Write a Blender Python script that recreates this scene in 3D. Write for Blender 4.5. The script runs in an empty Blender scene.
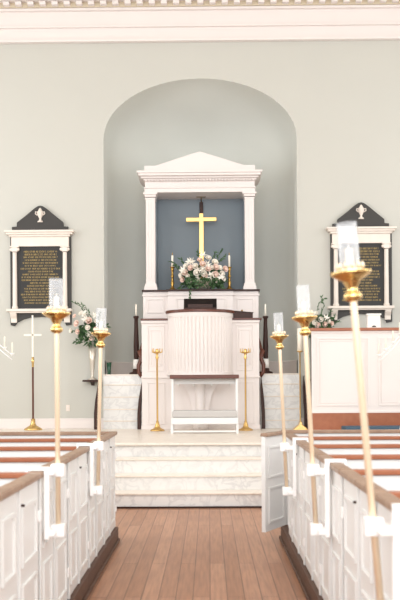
import bpy, bmesh, math, random
from mathutils import Vector, Matrix
random.seed(7)
PI = math.pi
sc = bpy.context.scene
COL = sc.collection

# ------------------------------------------------------------------ camera
F = 833.0; CX = 200.0; HY = 382.0; YAW = 0.0108; ROLL = 0.0055; EYE = 1.60
fw = Vector((-math.sin(YAW), math.cos(YAW), 0)); rt = Vector((math.cos(YAW), math.sin(YAW), 0)); up = Vector((0, 0, 1))
rt2 = rt * math.cos(ROLL) - up * math.sin(ROLL); up2 = up * math.cos(ROLL) + rt * math.sin(ROLL)
def at(px, py, Y):
    """x and z of the point of the vertical plane at distance Y that the photo shows at (px, py)"""
    d = fw * F + rt2 * (px - CX) + up2 * (HY - py)
    t = Y / d.y
    return d.x * t, EYE + d.z * t
def ax(px, Y, py=382): return at(px, py, Y)[0]
def az(py, Y, px=200): return at(px, py, Y)[1]
cd = bpy.data.cameras.new('camera'); cam = bpy.data.objects.new('camera', cd); COL.objects.link(cam)
m = Matrix((rt2, up2, -fw)).transposed().to_4x4(); m.translation = (0, 0, EYE)
cam.matrix_world = m
cd.sensor_fit = 'VERTICAL'; cd.sensor_height = 36; cd.sensor_width = 24; cd.lens = F / 600 * 36
cd.shift_y = (HY - 300) / 600.0
cd.dof.use_dof = True; cd.dof.focus_distance = 14.6; cd.dof.aperture_fstop = 3.2
cd.clip_end = 100
sc.camera = cam

# ------------------------------------------------------------------ materials
def lin(c):
    if isinstance(c, str): c = tuple(int(c[i:i+2], 16) / 255 for i in (0, 2, 4))
    return tuple((v / 12.92 if v <= .04045 else ((v + .055) / 1.055) ** 2.4) for v in c) + (1,)
def mat(name, col, rough=.5, metal=0, noise=0, scale=8, trans=0, ior=1.45, spec=.5, bump=0, col2=None):
    mt = bpy.data.materials.new(name); mt.use_nodes = True
    nt = mt.node_tree; b = nt.nodes['Principled BSDF']
    b.inputs['Base Color'].default_value = lin(col); b.inputs['Roughness'].default_value = rough
    b.inputs['Metallic'].default_value = metal; b.inputs['Specular IOR Level'].default_value = spec
    b.inputs['IOR'].default_value = ior
    if trans: b.inputs['Transmission Weight'].default_value = trans
    if noise or col2:
        tc = nt.nodes.new('ShaderNodeTexCoord'); n = nt.nodes.new('ShaderNodeTexNoise')
        n.inputs['Scale'].default_value = scale; n.inputs['Detail'].default_value = 4
        nt.links.new(tc.outputs['Object'], n.inputs['Vector'])
        mx = nt.nodes.new('ShaderNodeMix'); mx.data_type = 'RGBA'
        c = lin(col); c2 = lin(col2) if col2 else tuple(v * (1 - noise) for v in c[:3]) + (1,)
        mx.inputs[6].default_value = c; mx.inputs[7].default_value = c2
        nt.links.new(n.outputs['Fac'], mx.inputs[0]); nt.links.new(mx.outputs[2], b.inputs['Base Color'])
        if bump:
            bp = nt.nodes.new('ShaderNodeBump'); bp.inputs['Strength'].default_value = bump; bp.inputs['Distance'].default_value = .01
            nt.links.new(n.outputs['Fac'], bp.inputs['Height']); nt.links.new(bp.outputs['Normal'], b.inputs['Normal'])
    return mt
M = {}
M['wall'] = mat('wall_paint', 'c3c1b8', .85, noise=.04, scale=1.2)
M['apse'] = mat('apse_paint', 'd9dad3', .85, noise=.05, scale=1.5)
M['cream'] = mat('cream_paint', 'e4dbd6', .5, noise=.02, scale=3)
M['white'] = mat('pew_white_paint', 'e4e2df', .4, noise=.03, scale=5)
M['blue'] = mat('blue_grey_paint', '7c868d', .6, noise=.08, scale=2)
M['cap'] = mat('worn_cap_wood', 'ad9079', .45, col2='80624f', scale=14)
M['redwood'] = mat('red_brown_wood', 'ab6c4b', .35, col2='8c4e34', scale=10)
M['mahog'] = mat('mahogany_wood', '6a3a28', .35, col2='4c271b', scale=9)
M['darkwood'] = mat('dark_wood', '432a22', .45, spec=.3, col2='2e1c17', scale=12)
M['basewood'] = mat('scuffed_base_wood', '6d5040', .6, col2='4a342a', scale=14)
M['brass'] = mat('polished_brass', 'e8c382', .25, 1, noise=.08, scale=20)
M['brass_old'] = mat('aged_brass', 'b08a48', .3, 1, noise=.2, scale=25)
M['gold'] = mat('gilded_gold', 'dcb470', .3, .8, noise=.08, scale=14)
M['pole'] = mat('pale_brass_pole', 'f6e0c2', .35, .35)
M['glass'] = mat('clear_glass', 'ffffff', .02, 0, trans=1, ior=1.15)
g_ = bpy.data.materials.new('ribbed_glass'); g_.use_nodes = True; nt_ = g_.node_tree
pb_ = nt_.nodes['Principled BSDF']; pb_.inputs['Base Color'].default_value = lin('eef0f2'); pb_.inputs['Roughness'].default_value = .12
tr_ = nt_.nodes.new('ShaderNodeBsdfTransparent'); ms_ = nt_.nodes.new('ShaderNodeMixShader'); lw_ = nt_.nodes.new('ShaderNodeLayerWeight'); lw_.inputs[0].default_value = .35; mr_ = nt_.nodes.new('ShaderNodeMapRange'); mr_.inputs[3].default_value = .12; mr_.inputs[4].default_value = .5; nt_.links.new(lw_.outputs['Facing'], mr_.inputs[0]); nt_.links.new(mr_.outputs[0], ms_.inputs[0])
nt_.links.new(tr_.outputs[0], ms_.inputs[1]); nt_.links.new(pb_.outputs[0], ms_.inputs[2]); nt_.links.new(ms_.outputs[0], nt_.nodes['Material Output'].inputs['Surface'])
M['glass'] = g_
M['wax'] = mat('ivory_wax', 'f4ecdc', .45)
M['plastic'] = mat('white_plastic', 'f6f4f2', .3)
M['black'] = mat('slate_black', '3b3733', .5, col2='2e2b27', scale=5)
M['slate'] = mat('inscription_slate', '201e1b', .45, noise=.1, scale=5)
M['gilt'] = mat('gilt_lettering', 'b69a58', .5, .2)
M['stone'] = mat('white_marble_carving', 'e9dfd4', .5, col2='dccfc3', scale=8)
M['silver'] = mat('silvery_metal', 'd3cabb', .32, .5, noise=.15, scale=12)
M['green'] = mat('leaf_green', '34522f', .55, col2='527048', scale=9)
M['green2'] = mat('pale_leaf_green', '6f8a62', .55, col2='8ea07e', scale=9)
M['pink'] = mat('blush_petal', 'f3d3c3', .6, col2='f7e6dc', scale=30)
M['ivory'] = mat('ivory_petal', 'faf5ec', .6, col2='f0e8da', scale=30)
M['cushion'] = mat('grey_fabric', 'c8c4c0', .95, col2='b8b4b0', scale=120, bump=.3)
M['greenglass'] = mat('dark_green_glass', '1f4a34', .15)
M['leather'] = mat('dark_leather', '1d1411', .6, spec=.2, col2='150f0c', scale=20)
M['carpet'] = mat('blue_grey_carpet', '4d6272', .95, col2='3b4e5e', scale=150, bump=.4)
M['paper'] = mat('paper_white', 'eeeae4', .7)

def floor_mat():
    mt = bpy.data.materials.new('plank_floor'); mt.use_nodes = True; nt = mt.node_tree; N = nt.nodes.new; L = nt.links.new
    b = nt.nodes['Principled BSDF']; tc = N('ShaderNodeTexCoord'); mp = N('ShaderNodeMapping'); mp.inputs['Rotation'].default_value = (0, 0, PI / 2)
    L(tc.outputs['Object'], mp.inputs['Vector'])
    br = N('ShaderNodeTexBrick'); L(mp.outputs[0], br.inputs['Vector'])
    br.inputs['Scale'].default_value = 1; br.inputs['Brick Width'].default_value = 3.1; br.inputs['Row Height'].default_value = .128
    br.inputs['Mortar Size'].default_value = .0035; br.inputs['Mortar Smooth'].default_value = .3; br.offset = .37; br.inputs['Bias'].default_value = -.1
    br.inputs['Color1'].default_value = lin('bf8d6e'); br.inputs['Color2'].default_value = lin('a87656'); br.inputs['Mortar'].default_value = lin('5a3826')
    n = N('ShaderNodeTexNoise'); n.inputs['Scale'].default_value = 3; n.inputs['Detail'].default_value = 6
    m2 = N('ShaderNodeMapping'); m2.inputs['Scale'].default_value = (14, .8, 1); L(tc.outputs['Object'], m2.inputs['Vector']); L(m2.outputs[0], n.inputs['Vector'])
    n2 = N('ShaderNodeTexNoise'); n2.inputs['Scale'].default_value = 1.6; n2.inputs['Detail'].default_value = 3; L(tc.outputs['Object'], n2.inputs['Vector'])
    mx = N('ShaderNodeMix'); mx.data_type = 'RGBA'; mx.blend_type = 'MULTIPLY'; mx.inputs[0].default_value = .45
    L(br.outputs['Color'], mx.inputs[6]); L(n.outputs['Color'], mx.inputs[7])
    rp = N('ShaderNodeValToRGB'); rp.color_ramp.elements[0].color = (.35, .35, .35, 1); rp.color_ramp.elements[1].color = (1, 1, 1, 1); rp.color_ramp.elements[0].position = .3; rp.color_ramp.elements[1].position = .62
    L(n.outputs['Fac'], rp.inputs[0]); L(rp.outputs[0], mx.inputs[7])
    my = N('ShaderNodeMix'); my.data_type = 'RGBA'; my.inputs[7].default_value = lin('976a50'); L(mx.outputs[2], my.inputs[6])
    r2 = N('ShaderNodeMapRange'); r2.inputs[1].default_value = .45; r2.inputs[2].default_value = .75; r2.inputs[4].default_value = .5; L(n2.outputs['Fac'], r2.inputs[0]); L(r2.outputs[0], my.inputs[0])
    L(my.outputs[2], b.inputs['Base Color']); b.inputs['Roughness'].default_value = .36
    return mt
def marble_mat(name, base, vein, amount=.6, scale=2.2):
    mt = bpy.data.materials.new(name); mt.use_nodes = True; nt = mt.node_tree; N = nt.nodes.new; L = nt.links.new
    b = nt.nodes['Principled BSDF']; tc = N('ShaderNodeTexCoord')
    n = N('ShaderNodeTexNoise'); n.inputs['Scale'].default_value = scale; n.inputs['Detail'].default_value = 8; n.inputs['Distortion'].default_value = .7
    L(tc.outputs['Object'], n.inputs['Vector'])
    rp = N('ShaderNodeValToRGB'); e = rp.color_ramp.elements; e[0].position = .44; e[0].color = (0, 0, 0, 1); e[1].position = .5; e[1].color = (1, 1, 1, 1)
    x = e.new(.57); x.color = (0, 0, 0, 1); L(n.outputs['Fac'], rp.inputs[0])
    n2 = N('ShaderNodeTexNoise'); n2.inputs['Scale'].default_value = 1.3; L(tc.outputs['Object'], n2.inputs['Vector'])
    mu = N('ShaderNodeMath'); mu.operation = 'MULTIPLY'; L(rp.outputs[0], mu.inputs[0]); L(n2.outputs['Fac'], mu.inputs[1])
    m3 = N('ShaderNodeMath'); m3.operation = 'MULTIPLY'; m3.inputs[1].default_value = amount * 1.6; L(mu.outputs[0], m3.inputs[0])
    mx = N('ShaderNodeMix'); mx.data_type = 'RGBA'; mx.inputs[6].default_value = lin(base); mx.inputs[7].default_value = lin(vein)
    L(m3.outputs[0], mx.inputs[0]); L(mx.outputs[2], b.inputs['Base Color']); b.inputs['Roughness'].default_value = .35
    return mt
M['floor'] = floor_mat()
M['marble'] = marble_mat('veined_marble', 'e4e2de', 'b9b7b6', .45, 5)
M['tread'] = marble_mat('cream_marble', 'e8ddd0', 'cfc2b4', .4, 4)

# ------------------------------------------------------------------ mesh helpers
class MB:
    def __init__(s): s.bm = bmesh.new()
    def box(s, x0, x1, y0, y1, z0, z1, rot=None):
        v = [s.bm.verts.new((x, y, z)) for x in (x0, x1) for y in (y0, y1) for z in (z0, z1)]
        for f in ((0, 1, 3, 2), (4, 6, 7, 5), (0, 4, 5, 1), (2, 3, 7, 6), (0, 2, 6, 4), (1, 5, 7, 3)): s.bm.faces.new([v[i] for i in f])
        if rot: bmesh.ops.transform(s.bm, matrix=rot, verts=v)
        return s
    def prism(s, pts, lo, hi, axis='y'):
        """pts are (x,z) for axis y, (x,y) for z, (y,z) for x"""
        def P(a, b, c): return {'y': (a, c, b), 'z': (a, b, c), 'x': (c, a, b)}[axis]
        A = [s.bm.verts.new(P(a, b, lo)) for a, b in pts]; B = [s.bm.verts.new(P(a, b, hi)) for a, b in pts]
        n = len(pts); s.bm.faces.new(A); s.bm.faces.new(B[::-1])
        for i in range(n): s.bm.faces.new((A[i], B[i], B[(i + 1) % n], A[(i + 1) % n]))
        return s
    def lathe(s, prof, seg=24, c=(0, 0, 0), a0=0, a1=2 * PI, smooth=True):
        full = abs(a1 - a0 - 2 * PI) < 1e-6; n = seg if full else seg + 1; rings = []
        for r, z in prof:
            rings.append([s.bm.verts.new((c[0] + r * math.cos(a0 + (a1 - a0) * i / seg), c[1] + r * math.sin(a0 + (a1 - a0) * i / seg), c[2] + z)) for i in range(n)])
        for a, b in zip(rings, rings[1:]):
            for i in range(seg):
                j = (i + 1) % n; f = s.bm.faces.new((a[i], a[j], b[j], b[i])); f.smooth = smooth
        return s
    def tube(s, pts, rad, seg=8, caps=True, sx=1, sy=1):
        pts = [Vector(p) for p in pts]; rings = []
        for i, p in enumerate(pts):
            d = (pts[min(i + 1, len(pts) - 1)] - pts[max(i - 1, 0)]).normalized()
            ref = Vector((0, 1, 0)) if abs(d.y) < .9 else Vector((1, 0, 0))
            u = d.cross(ref).normalized(); w = d.cross(u).normalized(); r = rad[i] if isinstance(rad, (list, tuple)) else rad
            rings.append([s.bm.verts.new(p + u * math.cos(2 * PI * k / seg) * r * sx + w * math.sin(2 * PI * k / seg) * r * sy) for k in range(seg)])
        for a, b in zip(rings, rings[1:]):
            for k in range(seg):
                f = s.bm.faces.new((a[k], a[(k + 1) % seg], b[(k + 1) % seg], b[k])); f.smooth = True
        if caps: s.bm.faces.new(rings[0]); s.bm.faces.new(rings[-1][::-1])
        return s
    def ball(s, c, r, sub=2, sc=(1, 1, 1)):
        mt = Matrix.Translation(c) @ Matrix.Diagonal((r * sc[0], r * sc[1], r * sc[2], 1))
        g = bmesh.ops.create_icosphere(s.bm, subdivisions=sub, radius=1, matrix=mt)
        for v in g['verts']:
            for f in v.link_faces: f.smooth = True
        return s
    def face(s, pts, smooth=False):
        f = s.bm.faces.new([s.bm.verts.new(p) for p in pts]); f.smooth = smooth; return s
    def build(s, name, m, parent=None, bevel=0, off=None, solid=0):
        if off is not None: bmesh.ops.translate(s.bm, verts=s.bm.verts, vec=-Vector(off))
        bmesh.ops.recalc_face_normals(s.bm, faces=s.bm.faces)
        me = bpy.data.meshes.new(name); s.bm.to_mesh(me); s.bm.free(); me.materials.append(M[m] if isinstance(m, str) else m)
        o = bpy.data.objects.new(name, me); COL.objects.link(o); o.parent = parent
        if solid:
            q = o.modifiers.new('thick', 'SOLIDIFY'); q.thickness = solid; q.offset = 0
        if bevel:
            q = o.modifiers.new('bevel', 'BEVEL'); q.width = bevel; q.segments = 2; q.limit_method = 'ANGLE'; q.angle_limit = .6
        return o
def tag(o, label, cat, group=None):
    o['label'] = label; o['category'] = cat
    if group: o['group'] = group
    return o
def thing(name, label, cat, loc=(0, 0, 0), group=None, rz=0):
    o = bpy.data.objects.new(name, None); COL.objects.link(o); o.location = loc; o.rotation_euler = (0, 0, rz); o.empty_display_size = .1
    return tag(o, label, cat, group)
def struct(name, mb, m, bevel=0, solid=0):
    o = mb.build(name, m, None, bevel, solid=solid); o['kind'] = 'structure'; return o
def copy_tree(o, parent=None):
    c = o.copy(); COL.objects.link(c); c.parent = parent
    for ch in [k for k in bpy.data.objects if k.parent == o]: copy_tree(ch, c)
    return c
def panel(mb, a0, a1, z0, z1, y, s=-1, w=.022, d=.014, axis='y'):
    """raised moulding frame round a rectangle, standing d proud of the plane at y, towards s"""
    lo, hi = sorted((y, y + s * d))
    lo -= .002 * (s > 0); hi += .002 * (s < 0)
    for (p0, p1, q0, q1) in ((a0, a1, z0, z0 + w), (a0, a1, z1 - w, z1), (a0, a0 + w, z0 + w, z1 - w), (a1 - w, a1, z0 + w, z1 - w)):
        if axis == 'y': mb.box(p0, p1, lo, hi, q0, q1)
        else: mb.box(lo, hi, p0, p1, q0, q1)
    return mb

# ------------------------------------------------------------------ key dimensions
PZ = .765            # platform height
WY = 15.2            # altar wall
STEP0 = 10.58        # foot of the marble steps
XL, XR = -7.0, 6.7
WTOP = 8.95
nl, nr = ax(104, WY, 260), ax(297.5, WY, 260); NC = (nl + nr) / 2; HW = (nr - nl) / 2
z_spring = az(139, WY); z_top = az(78.5, WY, 200); RISE = z_top - z_spring
LZ = 1.745           # landing behind the pulpit
ND = 1.55            # apse depth

# ------------------------------------------------------------------ setting
struct('floor', MB().box(XL, XR, -6, STEP0 + .9, -.1, 0), 'floor')
P = MB().box(XL, XR, STEP0 + .96, WY, 0, PZ - .03)
struct('trim_1', P, 'marble')                                         # chancel platform
tp = MB().box(XL, XR, STEP0 + .88, WY + .02, PZ - .035, PZ)
struct('trim_2', tp, 'tread', .006)
sx0, sx1 = -2.3, 1.95
for i in range(3):
    y0 = STEP0 + .3 * i; zt = (PZ - .0) / 4 * (i + 1)
    struct('trim_%d' % (3 + i), MB().box(sx0, sx1, y0, STEP0 + .955, zt - PZ / 4 + (.0 if i else .0), zt - .022), 'marble')
    struct('trim_%d' % (6 + i), MB().box(sx0, sx1, y0 - .02, y0 + .31, zt - .022, zt), 'tread', .005)
struct('trim_9', MB().box(XL, XR, STEP0 - .03, STEP0 - .001, 0, .022), 'darkwood')
# altar wall with arched opening
wb = MB(); NA = 48
arch = [(NC - HW * math.cos(PI * i / NA), z_spring + RISE * math.sin(PI * i / NA)) for i in range(NA + 1)]
def q(a, b, c, d): wb.face([(p[0], WY, p[1]) for p in (a, b, c, d)])
q((XL, PZ - .1), (nl, PZ - .1), (nl, z_spring), (XL, z_spring)); q((nr, PZ - .1), (XR, PZ - .1), (XR, z_spring), (nr, z_spring))
q((XL, z_spring), (nl, z_spring), (nl, WTOP), (XL, WTOP)); q((nr, z_spring), (XR, z_spring), (XR, WTOP), (nr, WTOP))
for a, b in zip(arch, arch[1:]): q(a, b, (b[0], WTOP), (a[0], WTOP))
bmesh.ops.remove_doubles(wb.bm, verts=wb.bm.verts, dist=1e-5)
struct('wall_back', wb, 'wall')
ap = MB(); rows = []
def plan(a, s=1):
    c, sn = math.cos(a), math.sin(a)
    return NC + HW * s * (1 if c > 0 else -1) * abs(c) ** .62, WY + ND * s * abs(sn) ** .62
NB = 64
levels = [(PZ - .1, 1), (LZ, 1), (3.2, 1), (z_spring, 1)] + [(z_spring + RISE * math.sin(b * PI / 2 / 18), math.cos(b * PI / 2 / 18)) for b in range(1, 18)]
for z, s in levels: rows.append([ap.bm.verts.new((*plan(PI * i / NB, s), z)) for i in range(NB + 1)])
top = ap.bm.verts.new((NC, WY, z_spring + RISE))
for a, b in zip(rows, rows[1:]):
    for i in range(NB): ap.bm.faces.new((a[i], a[i + 1], b[i + 1], b[i])).smooth = True
for i in range(NB): ap.bm.faces.new((rows[-1][i], rows[-1][i + 1], top)).smooth = True
struct('wall_apse', ap, 'apse')
# baseboards
bb = MB().box(XL, nl - .02, WY - .035, WY, PZ, az(420, WY, 50)).box(XL, nl - .02, WY - .02, WY, az(420, WY, 50), az(420, WY, 50) + .03)
struct('baseboard_left', bb, 'cream', .004)
bb = MB().box(nr + .02, XR, WY - .035, WY, PZ, PZ + .17); struct('baseboard_right', bb, 'cream', .004)
bb = MB()
for k in range(10, NB - 10):
    pass
ring = [plan(PI * i / NB, .985) for i in range(NB + 1)]
A = [bb.bm.verts.new((x, y, LZ)) for x, y in ring]; B = [bb.bm.verts.new((x, y, LZ + .24)) for x, y in ring]
C_ = [bb.bm.verts.new((*plan(PI * i / NB, 1.0), LZ + .26)) for i in range(NB + 1)]
for i in range(NB): bb.bm.faces.new((A[i], A[i + 1], B[i + 1], B[i])); bb.bm.faces.new((B[i], B[i + 1], C_[i + 1], C_[i]))
struct('baseboard_apse', bb, 'cream')
# cornice
co = MB(); zc = az(41.5, WY, 200)
def zy(p): return az(p, WY, 200)
for (a, b, d) in ((zy(42.5), zy(40.0), .10), (zy(40.0), zy(28.6), .06), (zy(28.6), zy(26.6), .11), (zy(26.6), zy(12.5), .085), (zy(12.5), zy(10.5), .15), (zy(10.5), zy(2.5), .12), (zy(4.6), zy(-4), .27), (zy(-4), WTOP, .42)):
    co.box(XL, XR, WY - d, WY - .001, a, b + .002)
struct('trim_10', co, 'cream', .006)
dn = MB(); dx = 12 * WY / F
for k in range(-34, 36):
    x = ax(9, WY, 5) + k * dx
    if XL < x < XR - .1: dn.box(x - .055, x + .055, WY - .24, WY - .12, zy(8.6), zy(5.2))
struct('trim_11', dn, 'cream', .004)
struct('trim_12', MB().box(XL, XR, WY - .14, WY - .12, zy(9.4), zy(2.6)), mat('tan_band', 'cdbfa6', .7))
# side walls with tall windows, ceiling
def side_wall(name, x, s):
    w = MB(); ys = [-6, -2.6, -.9, 2.4, 4.1, 7.4, 9.1, 11.6, 13.3, WY]
    for i in range(9):
        if i % 2 == 0: w.box(min(x, x + s * .25), max(x, x + s * .25), ys[i], ys[i + 1], 0, WTOP)
        else:
            w.box(min(x, x + s * .25), max(x, x + s * .25), ys[i], ys[i + 1], 0, 2.2); w.box(min(x, x + s * .25), max(x, x + s * .25), ys[i], ys[i + 1], 7.0, WTOP)
    struct(name, w, 'wall')
    n = 0
    for i in (1, 3, 5, 7):
        f = MB(); xa, xb = min(x + s * .08, x + s * .14), max(x + s * .08, x + s * .14)
        for k in range(4): yy = ys[i] + (ys[i + 1] - ys[i] - .05) * k / 3; f.box(xa, xb, yy, yy + .05, 2.2, 7)
        for k in range(9): zz = 2.2 + (4.8 - .05) * k / 8; f.box(xa, xb, ys[i], ys[i + 1], zz, zz + .05)
        struct('window_%d' % (i + (0 if s < 0 else 10)), f, 'cream')
side_wall('wall_left', XL, -1); side_wall('wall_right', XR, 1)
struct('ceiling', MB().box(XL - .25, XR + .25, -6, WY + .3, WTOP, WTOP + .1), mat('ceiling_paint', 'f3efe6', .8))

# ------------------------------------------------------------------ memorial tablets
def memorial(cpx, ctop, label, lines_seed, group):
    k = WY / F; cx, z0 = at(cpx, ctop, WY)                            # centre, top of the white cornice
    root = thing('memorial_tablet', label, 'wall memorial', (cx, WY - .003, z0), group)
    Z = lambda p: -(p - 231.5) * k; X = lambda p: (p - 40.7) * k
    b = MB()
    b.prism([(X(10.5), Z(236)), (X(71.5), Z(236)), (X(71.5), Z(325)), (X(66), Z(326)), (X(64.5), Z(322)), (X(58), Z(319.5)), (X(52), Z(317.8)), (X(41), Z(317)), (X(30), Z(317.8)), (X(23.5), Z(319.5)), (X(17), Z(323)), (X(15), Z(326)), (X(10.5), Z(325.5))], -.04, 0)
    b.build('backing_slab', 'black', root, .004)
    t = MB(); t.prism([(X(12.5), Z(232)), (X(12.5), Z(227.3)), (X(17.3), Z(227)), (X(17.5), Z(223)), (X(26), Z(216.5)), (X(35), Z(209)), (X(38.5), Z(206.8)), (X(41), Z(206.2)), (X(43.5), Z(206.8)), (X(47), Z(209)), (X(56), Z(216.5)), (X(64), Z(223)), (X(64.2), Z(227)), (X(68.7), Z(227.3)), (X(68.7), Z(232))], -.06, 0)
    t.build('pediment', 'black', root, .006)
    u = MB(); uc = (X(41), -.062, 0)
    prof = [(0, Z(223)), (.05, Z(223)), (.05, Z(221.8)), (.025, Z(221.2)), (.016, Z(219.6)), (.03, Z(218)), (.052, Z(215.6)), (.06, Z(213.6)), (.066, Z(213)), (.045, Z(212)), (.03, Z(210.6)), (.022, Z(209.6)), (0, Z(208.4))]
    for sd in (-1, 1): u.tube([(X(41) + sd * .05, -.075, Z(216)), (X(41) + sd * .085, -.075, Z(214.6)), (X(41) + sd * .08, -.075, Z(212.6)), (X(41) + sd * .055, -.075, Z(213))], .011, 6)
    u.lathe(prof, 16, (X(41), -.06, 0)); u.build('urn_relief', 'stone', root)
    c = MB(); c.box(X(6), X(75), -.17, 0, Z(233.5), Z(231.5)).box(X(7.5), X(73.5), -.14, 0, Z(235.5), Z(233.5)).box(X(10), X(71), -.11, 0, Z(237.5), Z(235.5)).box(X(12), X(69.5), -.08, 0, Z(247), Z(237.5))
    c.build('entablature', 'stone', root, .005)
    for x in (15.5, 65.5):
        c = MB(); xc = X(x)
        c.lathe([(.045, Z(309.5)), (.055, Z(309)), (.055, Z(307.5)), (.043, Z(306.5)), (.043, Z(306)), (.038, Z(253))], 14, (xc, -.075, 0))
        o = c.build('column', 'stone', root)
        c = MB(); c.box(xc - .08, xc + .08, -.125, -.01, Z(248.2), Z(246.9)); c.ball((xc - .06, -.09, Z(250.2)), .033).ball((xc + .06, -.09, Z(250.2)), .033).box(xc - .05, xc + .05, -.115, -.03, Z(252.5), Z(248))
        c.build('capital', 'stone', o, .003)
    c = MB(); c.box(X(7.5), X(72.5), -.15, 0, Z(312), Z(309.5)).box(X(10), X(70.5), -.12, 0, Z(313.4), Z(312)); c.build('sill', 'stone', root, .004)
    for x in (14, 67):
        c = MB(); xc = X(x); c.prism([(-.12, Z(313.4)), (0, Z(313.4)), (0, Z(323)), (-.05, Z(323)), (-.055, Z(319)), (-.1, Z(316))], xc - .055, xc + .055, 'x'); c.build('bracket', 'stone', root, .004)
    c = MB().box(X(20), X(62.5), -.055, -.02, Z(308.5), Z(247.4)); ip = c.build('inscription_panel', 'slate', root)
    r = random.Random(lines_seed); g = MB(); n = 19
    for i in range(n):
        zt = Z(251.3 + i * 2.86); h = .026 if i > 1 else .031
        half = r.uniform(.28, .36) if i not in (7, 11, 12) else r.uniform(.18, .26)
        x = -half
        while x < half:
            wl = r.randint(2, 8)
            for _ in range(wl):
                if x > half: break
                lw = r.uniform(.009, .014); kind = r.randint(0, 4)
                if kind in (0, 1, 3): g.box(x, x + .0045, -.058, -.053, zt - h, zt)
                if kind in (0, 4): g.box(x + lw - .0045, x + lw, -.058, -.053, zt - h, zt)
                if kind in (1, 2, 3): g.box(x, x + lw, -.058, -.053, zt - .005, zt)
                if kind in (2, 3): g.box(x, x + lw, -.058, -.053, zt - h, zt - h + .005)
                if kind in (0, 4, 2): g.box(x, x + lw, -.058, -.053, zt - h * .6, zt - h * .6 + .005)
                x += lw + .005
            x += .013
    g.build('inscription', 'gilt', ip)
    return root
memorial(40.7, 231.5, 'black and white marble memorial tablet on the wall left of the arched niche', 3, None)
memorial(360.3, 228.3, 'black and white marble memorial tablet on the wall right of the arched niche', 9, None)

# ------------------------------------------------------------------ altarpiece (aedicule) in the niche
FY = 15.28                                                             # front plane
def X(p, Y=FY, py=300): return ax(p, Y, py)
def Zf(p, Y=FY): return az(p, Y, 200)
ac = ax(200.3, FY, 300); kf = FY / F
root = thing('altarpiece', 'white classical altarpiece with pillars and pediment framing a blue-grey panel', 'altarpiece', (ac, FY, 0))
x_ = lambda p: (p - 200.3) * kf
z_ = lambda p: az(p, FY, 200)
b = MB()
b.box(x_(143), x_(258.5), .0, .85, PZ, z_(291.5))
b.box(x_(168), x_(233), -.07, .0, z_(318), z_(291.5))
for (a, c) in ((147, 164), (237, 254)): panel(b, x_(a), x_(c), z_(313), z_(298.5), 0)
panel(b, x_(176), x_(226), z_(313), z_(298.5), -.07)
b.box(x_(142), x_(259.5), -.02, .1, z_(296), z_(294.5)).box(x_(167), x_(234), -.09, 0, z_(296), z_(294.5))
b.build('base', 'cream', root, .004)
b = MB(); b.box(x_(142), x_(259.8), -.05, .85, z_(291.5), z_(289.8)); b.box(x_(166.5), x_(234.5), -.12, 0, z_(291.5), z_(289.8)); b.build('shelf', 'darkwood', root, .003)
SH = z_(289.8)
for c0 in (150.7, 250.0):
    b = MB(); xc = x_(c0)
    b.box(xc - .085, xc + .085, .05, .25, z_(283), z_(196.5))
    for k in (-.05, 0, .05): b.box(xc + k - .012, xc + k + .012, .043, .06, z_(279), z_(201))
    b.box(xc - .12, xc + .12, .015, .28, SH, z_(286)).box(xc - .105, xc + .105, .03, .27, z_(286), z_(283))
    o = b.build('pillar', 'cream', root, .004)
    b = MB(); b.box(xc - .095, xc + .095, .04, .26, z_(198.5), z_(197)); b.box(xc - .105, xc + .105, .03, .27, z_(196), z_(193.8)).box(xc - .13, xc + .13, .005, .29, z_(193.8), z_(191.8)); b.build('capital', 'cream', o, .004)
b = MB()
b.box(x_(145), x_(255.8), .02, .68, z_(191.8), z_(187.8)).box(x_(144.3), x_(256.5), 0, .68, z_(187.8), z_(186.6)).box(x_(145.5), x_(255.3), .03, .68, z_(186.6), z_(180))
b.box(x_(144), x_(257), 0, .68, z_(180), z_(178.3)).box(x_(141.5), x_(259), -.05, .68, z_(178.3), z_(176.6)).box(x_(139.5), x_(261), -.12, .68, z_(176.6), z_(174.2)).box(x_(138), x_(262.5), -.15, .68, z_(174.2), z_(172))
for k in range(36): b.box(x_(146 + k * 3.05), x_(147.6 + k * 3.05), -.03, .02, z_(181), z_(179.2))
b.build('entablature', 'cream', root, .004)
b = MB(); b.prism([(x_(145), z_(172)), (x_(145), z_(165)), (x_(156), z_(165)), (x_(200.3), z_(151)), (x_(244.6), z_(165)), (x_(255.6), z_(165)), (x_(255.6), z_(172))], .02, .6); b.build('pediment', 'cream', root, .006)
b = MB().box(x_(145), x_(256), .62, .68, SH, z_(190)); b.build('back_panel', 'blue', root)
for (a, c) in ((146, 156.2), (244.6, 255)): MB().box(x_(a), x_(c), .26, .62, SH, z_(191.8)).build('side_panel', 'blue', root)
BY = FY + .62
# picture lamp
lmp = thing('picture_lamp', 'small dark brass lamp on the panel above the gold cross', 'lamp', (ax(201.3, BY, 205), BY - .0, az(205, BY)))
MB().box(-.035, .035, -.03, 0, -.18, .05).build('cross_shadow_plate', 'darkwood', lmp, .004)  # dark plate standing in for the shadow at the top of the cross
MB().tube([(-.0, -.03, .05), (0, -.12, .12), (0, -.2, .13)], .012).build('arm', 'brass_old', lmp)
MB().tube([(-.09, -.2, .13), (.09, -.2, .13)], .03, 12).build('lamp_shade', 'brass_old', lmp)

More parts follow.
